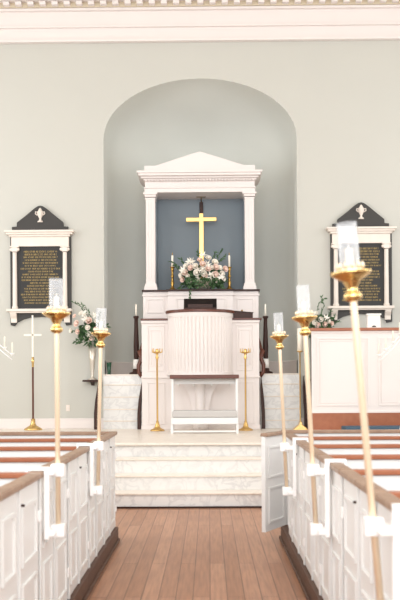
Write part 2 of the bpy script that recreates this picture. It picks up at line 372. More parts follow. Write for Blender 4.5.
# gold cross
cy = FY + .33; cx = ax(201.3, cy, 240)
cr = thing('altar_cross', 'tall gold cross standing against the blue-grey altarpiece panel', 'cross', (cx, cy, SH))
kk = cy / F; h = lambda p: az(p, cy, 201) - SH
MB().prism([(-2.0 * kk, .08), (2.3 * kk, .08), (2.3 * kk, h(221.5)), (15.2 * kk, h(221.3)), (15.2 * kk, h(217.6)), (2.0 * kk, h(217.6)), (2.0 * kk, h(213.5)), (-2.0 * kk, h(213.5)), (-2.0 * kk, h(217.8)), (-15 * kk, h(217.8)), (-15 * kk, h(221.8)), (-2.0 * kk, h(221.8))], -.025, .025).build('cross_shaft', 'gold', cr, .006)
MB().lathe([(0, 0), (.13, 0), (.13, .03), (.09, .05), (.04, .09), (0, .09)], 20).build('base', 'brass_old', cr)

# candlesticks on the shelf
def brass_candlestick(px, label):
    y = FY + .1; x = ax(px, y, 280); r = thing('candlestick', label, 'candlestick', (x, y, SH), 'brass candlesticks beside the altar flowers')
    H = az(267, y, px) - SH
    prof = [(0, 0), (.085, 0), (.085, .015), (.05, .035), (.03, .06), (.022, .1), (.035, .14), (.022, .17), (.02, H * .55), (.035, H * .6), (.02, H * .66), (.022, H * .85), (.036, H * .9), (.02, H * .94), (.05, H * .98), (.05, H), (0, H)]
    MB().lathe(prof, 16).build('stem', 'brass_old', r)
    MB().lathe([(.0, H), (.02, H), (.019, H + .21), (.004, H + .22), (0, H + .22)], 12).build('candle', 'wax', r)
    MB().lathe([(.0, H + .215), (.009, H + .22), (.006, H + .26), (0, H + .275)], 8).build('candle_tip', 'brass_old', r)
brass_candlestick(172.5, 'brass candlestick with white candle left of the altar flowers')
brass_candlestick(229.3, 'brass candlestick with white candle right of the altar flowers')

# ------------------------------------------------------------------ flowers
def rose_mesh(name, m, r):
    mb = MB(); rr = random.Random(hash(name) % 99 + 3)
    mb.ball((0, 0, 0), r * .45, 1, (1, 1, 1.1))
    for ring, (n, rad, op) in enumerate(((4, .5, .15), (5, .72, .45), (6, .98, .9))):
        for k in range(n):
            a = 2 * PI * (k + ring * .4) / n; g = []
            for i in range(4):
                t = i / 3; row = []
                for j in range(4):
                    s = (j / 3 - .5) * 2; aa = a + s * (PI / n) * 1.15 * (.55 + .55 * math.sin(t * PI * .6 + .3))
                    rd = r * rad * (.45 + .55 * t ** .8) * (1 + op * .12 * t); z = r * (-.45 + 1.05 * t * (1 - op * .35)) - r * .12 * abs(s) * t
                    row.append(mb.bm.verts.new((rd * math.cos(aa), rd * math.sin(aa), z)))
                g.append(row)
            for i in range(3):
                for j in range(3): mb.bm.faces.new((g[i][j], g[i][j + 1], g[i + 1][j + 1], g[i + 1][j])).smooth = True
    return mb.build(name, m)
def leaf(mb, p, d, ln, w, rr):
    d = Vector(d).normalized(); s = d.cross(Vector((rr.uniform(-1, 1), rr.uniform(-1, 1), rr.uniform(-1, 1)))).normalized(); n = d.cross(s)
    p = Vector(p); a = [p, p + d * ln * .35 + s * w + n * w * .3, p + d * ln, p + d * ln * .35 - s * w + n * w * .3]; c = p + d * ln * .5 - n * w * .3
    V = [mb.bm.verts.new(v) for v in a] + [mb.bm.verts.new(c)]
    for i in range(4): mb.bm.faces.new((V[i], V[(i + 1) % 4], V[4])).smooth = True
def sprig(mb, pts, rr, ln=.07, w=.016, n=16):
    pts = [Vector(p) for p in pts]; mb.tube(pts, .004, 5)
    for i in range(n):
        t = .15 + .85 * i / n * (len(pts) - 1) / (len(pts) - 1); f = t * (len(pts) - 1); k = min(int(f), len(pts) - 2); p = pts[k].lerp(pts[k + 1], f - k)
        d = (pts[k + 1] - pts[k]).normalized() + Vector((rr.uniform(-1, 1), rr.uniform(-.8, .8), rr.uniform(-1, 1))); leaf(mb, p, d, ln * rr.uniform(.7, 1.2), w, rr)
def flower(root, kind, m, p, r, out, seed):
    o = rose_mesh(kind, m, r); o.parent = root; o.location = p
    o.rotation_euler = Vector(out).to_track_quat('Z', 'Y').to_euler(); return o
def lily(root, p, r, out, rr):
    mb = MB()
    for k in range(6):
        a = 2 * PI * k / 6; d = Vector((math.cos(a), math.sin(a), .5)); leaf(mb, (0, 0, 0), d, r * 1.25, r * .33, rr)
    o = mb.build('lily', 'ivory', root); o.location = p; o.rotation_euler = Vector(out).to_track_quat('Z', 'Y').to_euler()

# altar arrangement: positions as offsets (metres) from the bowl, taken from the photo
ay = FY + .02; fx, fz = at(203, 290, ay); ka = ay / F
fr = thing('flower_arrangement', 'wide arrangement of blush and white roses below the gold cross', 'flowers', (fx, ay, SH))
MB().lathe([(0, 0), (.1, 0), (.13, .03), (.2, .14), (.21, .15), (.19, .15), (.0, .1)], 20).build('bowl', 'silver', fr)
rr = random.Random(4)
fol = MB()
for i in range(560):
    a = rr.uniform(0, 2 * PI); e = rr.uniform(-.75, 1.2); q_ = Vector((math.cos(a) * math.cos(e) * .36, math.sin(a) * math.cos(e) * .13, .2 + math.sin(e) * .2))
    q_.x *= rr.uniform(.6, 1.1); leaf(fol, q_, q_ - Vector((0, 0, .15)) + Vector((rr.uniform(-.2, .2), rr.uniform(-.2, .1), rr.uniform(-.2, .2))), rr.uniform(.06, .12), .022, rr)
for i in range(130):
    a = rr.uniform(-.27, .27); leaf(fol, (a, -.24 + rr.uniform(-.03, .05), rr.uniform(.03, .2)), (rr.uniform(-.6, .6) + a * 2, -.3, rr.uniform(-.8, .3)), rr.uniform(.05, .09), .02, rr)
fo = fol.build('foliage', 'green', fr); fo['kind'] = 'stuff'
def pos(px, py): return Vector(((px - 203) * ka, 0, (290.2 - py) * ka))
def sp(px0, py0, px1, py1, bend=.04, n=14, nm='leafy_sprig', m='green', y=-.08):
    a, b = pos(px0, py0), pos(px1, py1); mid = (a + b) / 2 + Vector((0, 0, bend)); mb = MB()
    pts = [a.lerp(mid, t) .lerp(mid.lerp(b, t), t) + Vector((0, y * (.3 + .7 * t), 0)) for t in [i / 6 for i in range(7)]]
    sprig(mb, pts, rr, n=n); mb.build(nm, m, fr)
sp(214, 268, 222, 250); sp(212, 268, 216, 253); sp(216, 266, 226, 256, .02); sp(188, 275, 170, 262, .05); sp(190, 272, 180, 259); sp(185, 278, 174, 266, .06)
sp(200, 265, 198, 252); sp(185, 280, 179, 290, .0, 12); sp(190, 282, 190, 301, .03, 18, y=-.2); sp(220, 280, 222, 290, .03, 10); sp(205, 280, 205, 290, .0, 14, m='green2'); sp(194, 280, 191, 289, 0, 12, m='green2')
roses = [(186, 267, 'i', 11), (191, 269, 'p', 12), (195.5, 267.5, 'i', 12), (197, 274, 'i', 13), (203, 265.5, 'p', 12), (208.7, 259, 'i', 11), (200, 261, 'p', 10), (215, 263.5, 'i', 13), (216, 268.5, 'p', 13), (208.5, 270, 'p', 12), (204, 275, 'i', 12), (205.5, 277, 'p', 10),
         (215.5, 276, 'p', 13), (222, 275, 'i', 12), (225.3, 270, 'p', 12), (185.5, 273.5, 'p', 12), (182.5, 280, 'p', 11), (181, 276, 'i', 10), (203, 270.5, 'i', 10), (212, 269, 'i', 9), (220, 269, 'i', 10), (211, 281, 'i', 9), (190, 281.5, 'i', 10), (198, 279.5, 'i', 10), (217, 281.5, 'i', 10), (207, 283, 'i', 9), (188, 277, 'i', 9), (224, 280, 'i', 8)]
for i, (px, py, c, s) in enumerate(roses):
    p = pos(px, py); e = ((px - 203) / 24) ** 2 + ((py - 272) / 16) ** 2; p.y = -.17 + .1 * min(e, 1); out = Vector(((px - 203) * .03, -.9, (274 - py) * .035 + .1))
    flower(fr, 'rose', 'pink' if c == 'p' else 'ivory', p, s * ka * .255, out, i)
for (px, py) in ((203, 257), (192, 263), (211, 277), (199, 272), (208, 266), (190, 263.5), (212, 279.5), (221, 279), (183, 272)):
    p = pos(px, py); p.y = -.15; lily(fr, p, .075, (rr.uniform(-.4, .4), -1, .3), rr)

def bouquet(label, loc, k, mirror, sprigs, blooms, base_px, base_py):
    r = thing('flower_bouquet', label, 'flowers', loc); q2 = random.Random(11 + mirror)
    fm = MB()
    for i in range(300):
        a = q2.uniform(0, 2 * PI); e = q2.uniform(-.2, 1.4); v = Vector((math.cos(a) * math.cos(e) * .2, math.sin(a) * math.cos(e) * .13, .1 + math.sin(e) * .22))
        leaf(fm, v, v + Vector((q2.uniform(-.1, .1), q2.uniform(-.1, .1), q2.uniform(-.2, .1))), q2.uniform(.05, .1), .02, q2)
    for i in range(150):
        v = Vector((q2.gauss(0, .1), -.06 + q2.uniform(-.07, .03), q2.uniform(-.02, .34))); leaf(fm, v, (v.x * 4 + q2.uniform(-.5, .5), -.3, q2.uniform(-.9, .7)), q2.uniform(.07, .12), .026, q2)
    for a in (-.025, .02): fm.tube([(a, 0, -.2), (a * .5, .01, .1)], .006, 5)
    f2 = fm.build('foliage', 'green', r); f2['kind'] = 'stuff'
    def ps(px, py, y=0): return Vector(((px - base_px) * k, y, (base_py - py) * k))
    for path in sprigs:
        mb = MB(); sprig(mb, [ps(a, b, -.05) for a, b in path], q2, .065, .013, 18); mb.build('leafy_sprig', 'green', r)
    for (px, py, c, s) in blooms:
        v = ps(px, py, -.14)
        if c == 'l': lily(r, v, s * k * .6, (q2.uniform(-.4, .4), -1, .3), q2)
        else: flower(r, 'rose', 'pink' if c == 'p' else 'ivory', v, s * k * .43, ((px - base_px) * .04, -.9, (base_py - 12 - py) * .03), 1)

# ------------------------------------------------------------------ pulpit
PY = 14.75; kp = PY / F; pc = ax(200.5, PY, 370)
pr = thing('pulpit', 'large white panelled pulpit with a rounded fluted drum and wooden rims', 'pulpit', (pc, PY, PZ))
xp = lambda p: (p - 200.7) * kp
zp = lambda p: az(p, PY, 200) - PZ
b = MB().box(xp(142), xp(259.5), 0, .5, 0, zp(320.3))
for (a, c) in ((147.5, 165), (236.5, 254)):
    panel(b, xp(a), xp(c), zp(371), zp(325), 0); panel(b, xp(a + 2.5), xp(c - 2.5), zp(366), zp(329), 0, w=.03, d=.008)
    panel(b, xp(a), xp(c), zp(424), zp(382), 0)
b.box(xp(141.3), xp(260.2), -.03, .1, zp(378), zp(376)).box(xp(141.3), xp(260.2), -.02, .1, 0, .07).box(xp(141.3), xp(260), -.03, .1, zp(323), zp(320.3))
b.build('body', 'cream', pr, .005)
for a, c in ((141, 168), (233, 262)): MB().box(xp(a), xp(c), -.05, .5, zp(320.3), zp(318.3)).build('cap_moulding', 'mahog', pr, .005)
# the drum: half cylinder bulging to the front
W = xp(233) - xp(168); R = W * .52; dc = .15
def arc(r, n=40): 
    a = math.acos(min(1, .0)) ; return [(xp(200.5) + r * math.cos(PI + PI * i / n), dc * 0 - .0 + r * .78 * math.sin(PI + PI * i / n)) for i in range(n + 1)]
Rd = W / 2
d = MB()
def drum(mb, r, z0, z1, n=44, flute=0):
    pts = []
    for i in range(n + 1):
        q1 = r - (flute if (flute and i % 4 in (0,)) else 0); a = PI + PI * i / n; pts.append((xp(200.5) + q1 * math.cos(a), q1 * .78 * math.sin(a)))
    mb.prism(pts, z0, z1, 'z')
DZ0 = az(375, 14.2) - PZ; DZ1 = az(309.6, 14.1) - PZ
drum(d, Rd - .005, DZ0, DZ1 - .02, 104, .022); drum(d, Rd + .01, DZ0, DZ0 + .05); drum(d, Rd + .008, DZ1 - .075, DZ1 - .02); drum(d, Rd - .0, DZ1 - .1, DZ1 - .075)
d.build('drum', 'cream', pr)
d = MB(); drum(d, Rd + .035, DZ1 - .02, DZ1 + .03); d.build('rim', 'mahog', pr, .008)
# underside: central pedestal with concave brackets and pendants
for s, nm in ((-1, 'corbel_bracket'), (1, 'corbel_bracket')):
    b = MB(); pts = [(s * .08, DZ0), (s * (Rd - .03), DZ0)] + [(s * ((Rd - .03) - (Rd - .16) * math.sin(t * PI / 2 / 10)), DZ0 - .82 * (1 - math.cos(t * PI / 2 / 10))) for t in range(1, 11)] + [(s * .08, DZ0 - .82)]
    b.prism([(xp(200.5) + a, z) for a, z in pts], -.14, 0); b.build('corbel_bracket', 'cream', pr, .004)
b = MB().lathe([(0, 0), (.13, 0), (.13, .08), (.1, .12), (.08, .3), (.09, DZ0)], 24, (xp(200.5), -.16, 0)); b.build('pedestal', 'cream', pr)
for px_ in (179, 194, 212, 230):
    b = MB().lathe([(0, DZ0 - .2), (.018, DZ0 - .17), (.026, DZ0 - .12), (.012, DZ0 - .06), (.02, DZ0 - .02), (.02, DZ0)], 10, (xp(px_), -.3 if px_ in (194, 212) else -.12, 0)); b.build('pendant', 'white', pr)

# book stand on the drum and box on the side cap
by = 14.35; bx, bz = at(200.3, 308, by); bz = PZ + DZ1 + .03
bs = thing('book_stand', 'dark book stand propped on the pulpit rim below the flowers', 'book stand', (bx, by, bz)); kb = by / F
hh = 11 * kb
MB().prism([(-.0, 0), (.03, 0), (.11, hh), (.08, hh)], -16.5 * kb, 16.5 * kb, 'x').build('back_board', 'leather', bs, .004)
MB().box(-16.5 * kb, 16.5 * kb, -.06, .03, 0, .02).build('ledge', 'darkwood', bs, .003)
MB().box(-12.5 * kb, 12.5 * kb, -.035, -.002, .02, .085).build('closed_book', 'darkwood', bs, .004)
by = PY + .03; bx, bz = at(243, 318, by); bz = PZ + zp(318.3)
wb_ = thing('wooden_tray', 'dark red wooden box with brass fitting on the right pulpit cap', 'box', (bx, by, bz), rz=0); kb = by / F
MB().prism([(-9.7 * kb, .0), (9.7 * kb, .0), (9.7 * kb, 4.8 * kb), (-9.7 * kb, 6.6 * kb)], -.06, .12).build('box_body', 'darkwood', wb_, .006)
MB().prism([(-10.2 * kb, 6.6 * kb), (10.2 * kb, 4.8 * kb), (10.2 * kb, 5.6 * kb), (-10.2 * kb, 7.4 * kb)], -.07, .13).build('lid', 'darkwood', wb_, .003)
MB().ball((-1 * kb, .0, 7.6 * kb), .018).build('brass_knob', 'brass_old', wb_)

# ------------------------------------------------------------------ coursed marble plinths either side of the pulpit, running back into the niche
for nm, x0, x1 in (('left', nl + .004, ax(142.5, PY, 370) - .005), ('right', ax(259.5, PY, 370) + .02, nr - .004)):
    st = thing('marble_plinth', 'coursed white marble blockwork between the pulpit and the %s edge of the niche' % nm, 'plinth', ((x0 + x1) / 2, 14.96, PZ), None)
    w2 = (x1 - x0) / 2; hs = [0, .15, .36, .58, .80, LZ - PZ]
    for i in range(5):
        MB().box(-w2, w2, .004 * i, .6, hs[i], hs[i + 1] - .02).build('marble_course', 'marble', st)
        MB().box(-w2, w2, .004 * i - .012, .6, hs[i + 1] - .02, hs[i + 1]).build('course_edge', 'tread', st, .004)
struct('floor_niche', MB().prism([(x, y) for x, y in [plan(PI * i / NB, .99) for i in range(NB + 1)] if y > 15.3], LZ - .05, LZ - .004, 'z'), 'tread')
# handrails
def handrail(px_top, px_bot, side, label):
    y0 = 14.82; x = ax((px_top + px_bot) / 2, y0, 400); r = thing('curved_handrail', label, 'handrail', (x, y0, PZ), None); k = y0 / F
    X_ = lambda p: (p - (px_top + px_bot) / 2) * k * 1.0; Z_ = lambda p: az(p, y0) - PZ
    s = side
    pts = [(s * 1.6, 376), (s * 2.2, 378), (s * .9, 388), (s * -.4, 400), (s * -1.2, 412), (s * -1.4, 429), (s * -1.4 - 3.3, 429), (s * -1.4 - 3.3, 413), (s * -.4 - 3.0, 400), (s * .9 - 2.2, 388), (s * 1.6 - .8, 377)]
    pl = [(a * k + 1.6 * k, max(0, Z_(z))) for a, z in pts]
    MB().prism(pl, -.05, .07).build('newel_board', 'darkwood', r, .006)
    return r, k, Z_
r, k, Z_ = handrail(140.5, 140.5, 1, 'dark wooden handrail on the left flank of the pulpit')
MB().tube([(.03, .0, Z_(377)), (-.03, .02, Z_(372)), (-.035, .03, Z_(365)), (.02, .05, Z_(358)), (-.02, .08, Z_(351)), (.02, .1, Z_(348))], [.03, .035, .035, .04, .045, .02], 8).build('scroll', 'mahog', r)
MB().tube([(.0, .1, Z_(350)), (.03, .6, Z_(336)), (.04, 1.3, Z_(305))], .028, 8).build('rail', 'mahog', r)
r, k, Z_ = handrail(262, 262, -1, 'dark wooden handrail on the right flank of the pulpit')
MB().tube([(-.03, .0, Z_(377)), (.03, .02, Z_(372)), (.035, .03, Z_(365)), (-.02, .05, Z_(358)), (.02, .08, Z_(351)), (-.02, .1, Z_(348))], [.03, .035, .035, .04, .045, .02], 8).build('scroll', 'mahog', r)
MB().tube([(-.0, .1, Z_(350)), (-.03, .6, Z_(336)), (-.04, 1.3, Z_(305))], .028, 8).build('rail', 'mahog', r)
handrail(97.2, 97.2, 1, 'dark wooden handrail post at the left edge of the niche under a shelf')
handrail(304.5, 304.5, -1, 'dark wooden handrail post at the right edge of the niche')

# tall dark candles flanking the pulpit
def dark_candle(px, label):
    y = 15.12; x = ax(px, y, 350); r = thing('floor_candlestick', label, 'candlestick', (x, y, LZ), 'dark wood candlesticks on the marble plinths')
    H = az(316, y, px) - LZ
    MB().lathe([(0, 0), (.13, 0), (.13, .03), (.07, .05), (.06, .1), (.0, .1)], 20).build('base', 'darkwood', r)
    MB().lathe([(.0, .1), (.058, .1), (.058, .27), (.0, .27)], 20).build('collar', 'paper', r)
    MB().lathe([(0, .27), (.04, .27), (.044, .3), (.05, .5), (.036, H * .85), (.034, H - .05), (.05, H - .03), (.05, H), (0, H)], 20).build('stem', 'darkwood', r)
    MB().lathe([(0, H), (.018, H), (.015, H + .2), (.003, H + .22), (0, H + .22)], 10).build('candle', 'wax', r)
dark_candle(136.3, 'tall dark wood candlestick with thin white candle left of the pulpit')
dark_candle(265.6, 'tall dark wood candlestick with thin white candle right of the pulpit')
g = thing('green_tumbler', 'small dark green glass on top of the left marble plinth', 'glass', (ax(109, 15.12, 370), 15.12, LZ))
MB().lathe([(0, 0), (.038, 0), (.04, .01), (.03, .02), (.045, .2), (.05, .22), (.042, .22), (.03, .03), (0, .03)], 18).build('cup', 'greenglass', g)

# ------------------------------------------------------------------ kneeler with wooden ledge
KY = 13.75; kk = KY / F; kr = thing('kneeling_bench', 'white kneeling bench with wooden ledge and grey cushion before the pulpit', 'kneeling bench', (ax(204.6, KY, 400), KY, PZ))
xk = lambda p: (p - 204.4) * kk; zk = lambda p: az(p, KY, 204) - PZ
MB().box(xk(170), xk(238.7), -.1, .22, zk(378.6), zk(374.8)).build('ledge', 'mahog', kr, .008)
for p0, p1 in ((171.2, 173.6), (235.3, 237.6)):
    for y0 in (-.06, .14): MB().box(xk(p0), xk(p1), y0, y0 + .04, 0, zk(378.6)).build('leg', 'white', kr, .004)
MB().box(xk(171.5), xk(237.3), -.3, .12, zk(423.3), zk(417)).build('bench_board', 'white', kr, .006)
for a in (172.3, 236.5): MB().box(xk(a) - .02, xk(a) + .02, -.28, -.24, 0, zk(423.3)).build('leg', 'white', kr, .003)
MB().box(xk(172.5), xk(236.3), -.29, .1, zk(417), zk(410)).build('cushion', 'cushion', kr, .025)
MB().box(xk(173), xk(236), -.27, -.245, .02, .05).build('stretcher', 'white', kr, .003)
MB().box(xk(173.6), xk(235.3), .15, .17, zk(384), zk(378.6)).build('apron', 'white', kr, .003)

# ------------------------------------------------------------------ two brass standing candlesticks
def tall_stand(px, label):
    y = 14.3; x = ax(px, y, 400); r = thing('floor_candelabrum', label, 'candelabrum', (x, y, PZ), 'brass floor stands before the pulpit'); H = az(352, y, px) - PZ
    MB().lathe([(0, 0), (.125, 0), (.125, .015), (.1, .03), (.06, .05), (.045, .07), (.04, .1), (.028, .13), (.02, .17), (.0, .17)], 24).build('base', 'gold', r)
    MB().lathe([(.016, .15), (.015, H * .9), (.03, H * .93), (.018, H * .95), (.026, H * .985), (.035, H)], 14).build('pole', 'gold', r)
    for k in range(5):
        a = 2 * PI * k / 5 + .3; c, s = math.cos(a), math.sin(a)
        MB().tube([(0, 0, H - .02), (.05 * c, .05 * s, H - .01), (.085 * c, .085 * s, H + .0), (.09 * c, .09 * s, H + .06)], [.012, .012, .012, .006], 7).build('branch', 'gold', r)
    MB().lathe([(.0, H - .04), (.03, H - .02), (.036, H + .0), (.026, H + .03), (.03, H + .05), (0, H + .04)], 12).build('socket', 'gold', r)
tall_stand(157.3, 'slim gold floor stand in front of the left pulpit panel')
tall_stand(245.6, 'slim gold floor stand in front of the right pulpit panel')

# ------------------------------------------------------------------ processional cross
y = 14.75; x = ax(33, y, 400); H = az(320, y, 33) - PZ; k = y / F
pc_ = thing('processional_cross', 'slim white cross on a dark staff in a brass base below the left memorial', 'cross', (x, y, PZ))
MB().lathe([(0, 0), (.16, 0), (.16, .02), (.12, .045), (.06, .08), (.04, .12), (.035, .2), (0, .2)], 24).build('base', 'brass', pc_)
MB().lathe([(.018, .18), (.018, az(367, y, 33) - PZ)], 12).build('staff', 'mahog', pc_)
MB().lathe([(.02, az(367, y, 33) - PZ), (.022, az(363, y, 33) - PZ), (.028, az(361, y, 33) - PZ), (.018, az(357, y, 33) - PZ), (0, az(357, y, 33) - PZ)], 12).build('ferrule', 'brass', pc_)
MB().box(-.014, .014, -.008, .008, az(359, y, 33) - PZ, az(325.5, y, 33) - PZ + .18).box(-8.8 * k, 8.8 * k, -.008, .008, az(335, y, 33) - PZ - .015, az(335, y, 33) - PZ + .015).build('cross_arms', 'wax', pc_, .002)

# white-candle stand by the panelled screen
y = 14.3; x = ax(300.2, y, 400); H = az(351, y, 300) - PZ
ps_ = thing('paschal_stand', 'thin brass stand holding a thick white candle left of the panelled screen', 'candle stand', (x, y, PZ))
MB().prism([(-.13, 0), (.13, 0), (.12, .025), (.03, .1), (.012, .16), (-.012, .16), (-.03, .1), (-.12, .025)], -.11, .11).build('base', 'brass', ps_, .01)
MB().lathe([(.013, .14), (.011, H - .03), (.03, H - .02), (.06, H - .005), (.06, H), (0, H)], 14).build('stem', 'brass', ps_)
MB().lathe([(0, H), (.045, H), (.045, H + .38), (.04, H + .39), (0, H + .385)], 18).build('candle', 'wax', ps_)

# ------------------------------------------------------------------ shelves, vases and bouquets
def vase_set(px, shelf0, shelf1, py_shelf, label_v, label_b, label_s, mir):
    y = 14.93; k = y / F; xs0, xs1 = ax(shelf0, y), ax(shelf1, y); zs = az(py_shelf, y, px)
    s = thing('wall_shelf', label_s, 'shelf', ((xs0 + xs1) / 2, y, zs - .05)); w = (xs1 - xs0) / 2
    MB().box(-w, w, -.14, .26, 0, .035).build('board', 'darkwood', s, .008); MB().prism([(.26, 0), (.1, 0), (.23, -.06), (.26, -.07)], -.03, .03, 'x').build('support', 'darkwood', s, .004)
    x, _ = at(px, 360, y); zt = az(343, y, px); hv = zt - (zs - .015)
    v = thing('trumpet_vase', label_v, 'vase', (x, y, zs - .015))
    MB().lathe([(0, 0), (.085, 0), (.085, .012), (.03, .04), (.026, .08), (.05, hv * .5), (.085, hv), (.08, hv), (.045, hv * .5), (.02, .1), (0, .09)], 22).build('body', 'silver', v)
    return x, y, zt, k
x, y, zt, k = vase_set(92.3, 83.5, 98.5, 379, 'silvery trumpet vase on a small wooden shelf left of the niche', '', 'small dark wooden shelf holding the left vase beside the niche', 0)
bouquet('bouquet of blush roses and greenery in the silvery vase left of the niche', (x, y, zt), k, 0,
        [[(90, 335), (92, 322), (84, 308), (73, 302)], [(92, 335), (93, 320), (86, 306), (76, 303)], [(88, 335), (80, 330), (72, 331)], [(96, 335), (99, 322), (101, 312)], [(86, 338), (79, 340), (74, 342)], [(92, 330), (88, 315), (82, 309)]],
        [(78, 324, 'p', 7.5), (90, 321, 'p', 8), (79, 332, 'p', 6), (76, 316.5, 'p', 5), (85, 314.5, 'l', 7), (87, 320, 'l', 7), (90, 334.5, 'i', 6.5), (93, 338.5, 'p', 6), (89, 328, 'i', 6), (82, 314, 'i', 5), (72, 331, 'i', 5), (97, 330, 'p', 6), (96, 316, 'l', 6), (98, 322, 'i', 5)], 92.3, 343)
x, y, zt, k = vase_set(318, 311, 325, 378, 'silvery trumpet vase behind the panelled screen right of the niche', '', 'small dark wooden shelf holding the right vase behind the screen', 1)
bouquet('bouquet of blush roses showing over the left end of the panelled screen', (x, y, az(336, y, 318)), k, 1,
        [[(320, 330), (320, 318), (324, 306), (321, 296)], [(318, 330), (316, 315), (319, 303), (326, 298)], [(322, 328), (330, 322), (335, 316)], [(320, 328), (328, 318), (331, 309)], [(322, 328), (331, 325), (339, 322)]],
        [(317, 325.5, 'p', 6), (324, 325, 'p', 6.5), (320, 320, 'i', 6), (314, 323, 'i', 6), (328, 322, 'i', 5), (312, 318, 'l', 7), (325, 319, 'l', 6), (331, 324, 'p', 5), (315, 314, 'i', 5)], 318, 336)

# outlet plate on the wall
o = thing('wall_outlet', 'small ivory outlet plate low on the left wall', 'outlet', (ax(68, WY, 408), WY, az(408, WY, 68)))
MB().box(-.035, .035, -.008, 0, -.058, .058).build('cover_plate', 'stone', o, .003)
MB().box(-.012, .012, -.010, -.006, .012, .038).box(-.012, .012, -.010, -.006, -.038, -.012).build('sockets', 'cream', o)

# ------------------------------------------------------------------ panelled screen at right
SY = 14.0; ks = SY / F; x0 = ax(311.5, SY, 380); x1 = XR - .3
zs = lambda p: az(p, SY, 340) - PZ
s = thing('panelled_screen', 'white panelled choir screen with a wooden cap, right of the niche', 'screen', (x0, SY, PZ))
L_ = x1 - x0
b = MB().box(.0, L_, 0, .1, .18, zs(331)); pw = 61 * ks
for i in range(3):
    a = 5.5 * ks + i * pw
    panel(b, a, a + 52 * ks, zs(406), zs(337.5), 0, w=.03, d=.012); panel(b, a + 3 * ks, a + 49 * ks, zs(403), zs(340.5), 0, w=.012, d=.008)
b.box(0, L_, -.02, .1, zs(333), zs(331)).box(0, L_, -.02, .1, zs(413), zs(411)); b.box(-.0, .03, -.012, .1, .18, zs(331))
b.build('panelling', 'cream', s, .003)
MB().box(-.03, L_, -.05, .15, zs(331), zs(328)).build('cap_rail', 'redwood', s, .006)
MB().box(0, L_, -.02, .1, 0, zs(413)).build('base_board', 'redwood', s, .003)
c = thing('kneeling_cushion', 'long blue-grey kneeling cushion on the floor in front of the panelled screen', 'cushion', (ax(372, 13.6), 13.6, PZ))
MB().box(ax(345, 13.4) - c.location.x, 2.6, -.22, .22, 0, .10).build('cushion_body', 'carpet', c, .02)
# white frame on the screen
yy = SY + .05; x, _ = at(373.5, 320, yy); z = PZ + zs(328); kx = yy / F
o = thing('small_white_clock', 'small white clock-like box standing on the panelled screen', 'box', (x, yy, z))
MB().prism([(-6.8 * kx, 0), (6.8 * kx, 0), (6.2 * kx, 14 * kx), (-6.2 * kx, 14 * kx)], -.04, .06).box(-7.2 * kx, 7.2 * kx, -.06, .07, 12.6 * kx, 14.2 * kx).build('case', 'paper', o, .005)
MB().prism([(2.2 * kx * math.cos(t * PI / 8), .8 * kx + 1.5 * kx * math.sin(t * PI / 8)) for t in range(0, 9)], -.045, -.035).build('opening', 'slate', o)

# ------------------------------------------------------------------ white fan candelabra at both edges
def fan_stand(px_post, sgn, py0, label, steps):
    y = 12.6; k = y / F; x = ax(px_post, y, 380); r = thing('fan_candelabrum', label, 'candelabrum', (x, y, PZ))
    Zp = lambda p: az(p, y, px_post) - PZ
    MB().tube([(0, 0, .1), (0, 0, Zp(318))], .014).build('post', 'plastic', r)
    for a in (0, 2.1, 4.2):
        ca, sa = math.cos(a + (0 if sgn > 0 else PI)), math.sin(a + .0)
        MB().tube([(0, 0, .22), (.08 * ca, .08 * sa, .3), (.16 * ca, .16 * sa, .2), (.2 * ca, .2 * sa, .05), (.27 * ca, .27 * sa, .012), (.3 * ca, .3 * sa, .05)], .014).build('foot', 'plastic', r)
    e = [(sgn * (p - px_post) * k * sgn, q0) for p, q0 in steps]
    pts = [(0, 0, Zp(py0))] + [(a, 0, Zp(q0) - .02) for a, q0 in e]
    MB().tube(pts, .008).tube([(p[0], p[1], p[2] - .07) for p in pts], .008).build('arm', 'plastic', r)
    for a, q0 in e:
        MB().lathe([(0, Zp(q0) - .03), (.012, Zp(q0) - .03), (.03, Zp(q0)), (.034, Zp(q0) + .012), (0, Zp(q0) + .008)], 12, (a, 0, 0)).build('cup', 'plastic', r)
        MB().lathe([(0, Zp(q0)), (.012, Zp(q0)), (.011, Zp(q0) + .17), (0, Zp(q0) + .18)], 10, (a, 0, 0)).build('candle', 'wax', r)
fan_stand(-20, 1, 326, 'white fan candelabrum mostly outside the left edge of the photo', [(-10, 336), (-3, 341), (5, 348), (12.5, 354)])
fan_stand(409, 1, 320, 'white fan candelabrum mostly outside the right edge of the photo', [(400, 334), (393.3, 342), (386, 349), (379, 355)])

# ------------------------------------------------------------------ box pews
CZ = 1.10; FL, FR = -.955, .755
struct('trim_13', MB().box(XL, FL + .03, -3, 8.42, 0, .14), 'basewood', .006); struct('trim_14', MB().box(FR - .03, XR, -3, 8.53, 0, .14), 'basewood', .006)
struct('trim_15', MB().box(FL + .03, FL + .05, -3, 8.40, 0, .03), 'basewood', .006); struct('trim_16', MB().box(FR - .05, FR - .03, -3, 8.51, 0, .03), 'basewood', .006)
def aisle_panel(mb, y0, y1, s, z0=.145, z1=CZ - .032):
    """panelled leaf in the aisle plane x=0; s=+1 faces +x"""
    mb.box(min(0, -s * .028), max(0, -s * .028), y0, y1, z0, z1)
    for (a, b) in ((.60, .93), (.25, .54)):
        a, b = (.66, .97) if a > .5 else (.22, .57)
        panel(mb, y0 + .07, y1 - .07, a, b, 0, s, w=.022, d=.012, axis='x'); panel(mb, y0 + .07, y1 - .07, a, b, -s * .028, -s, w=.022, d=.012, axis='x')
    return mb
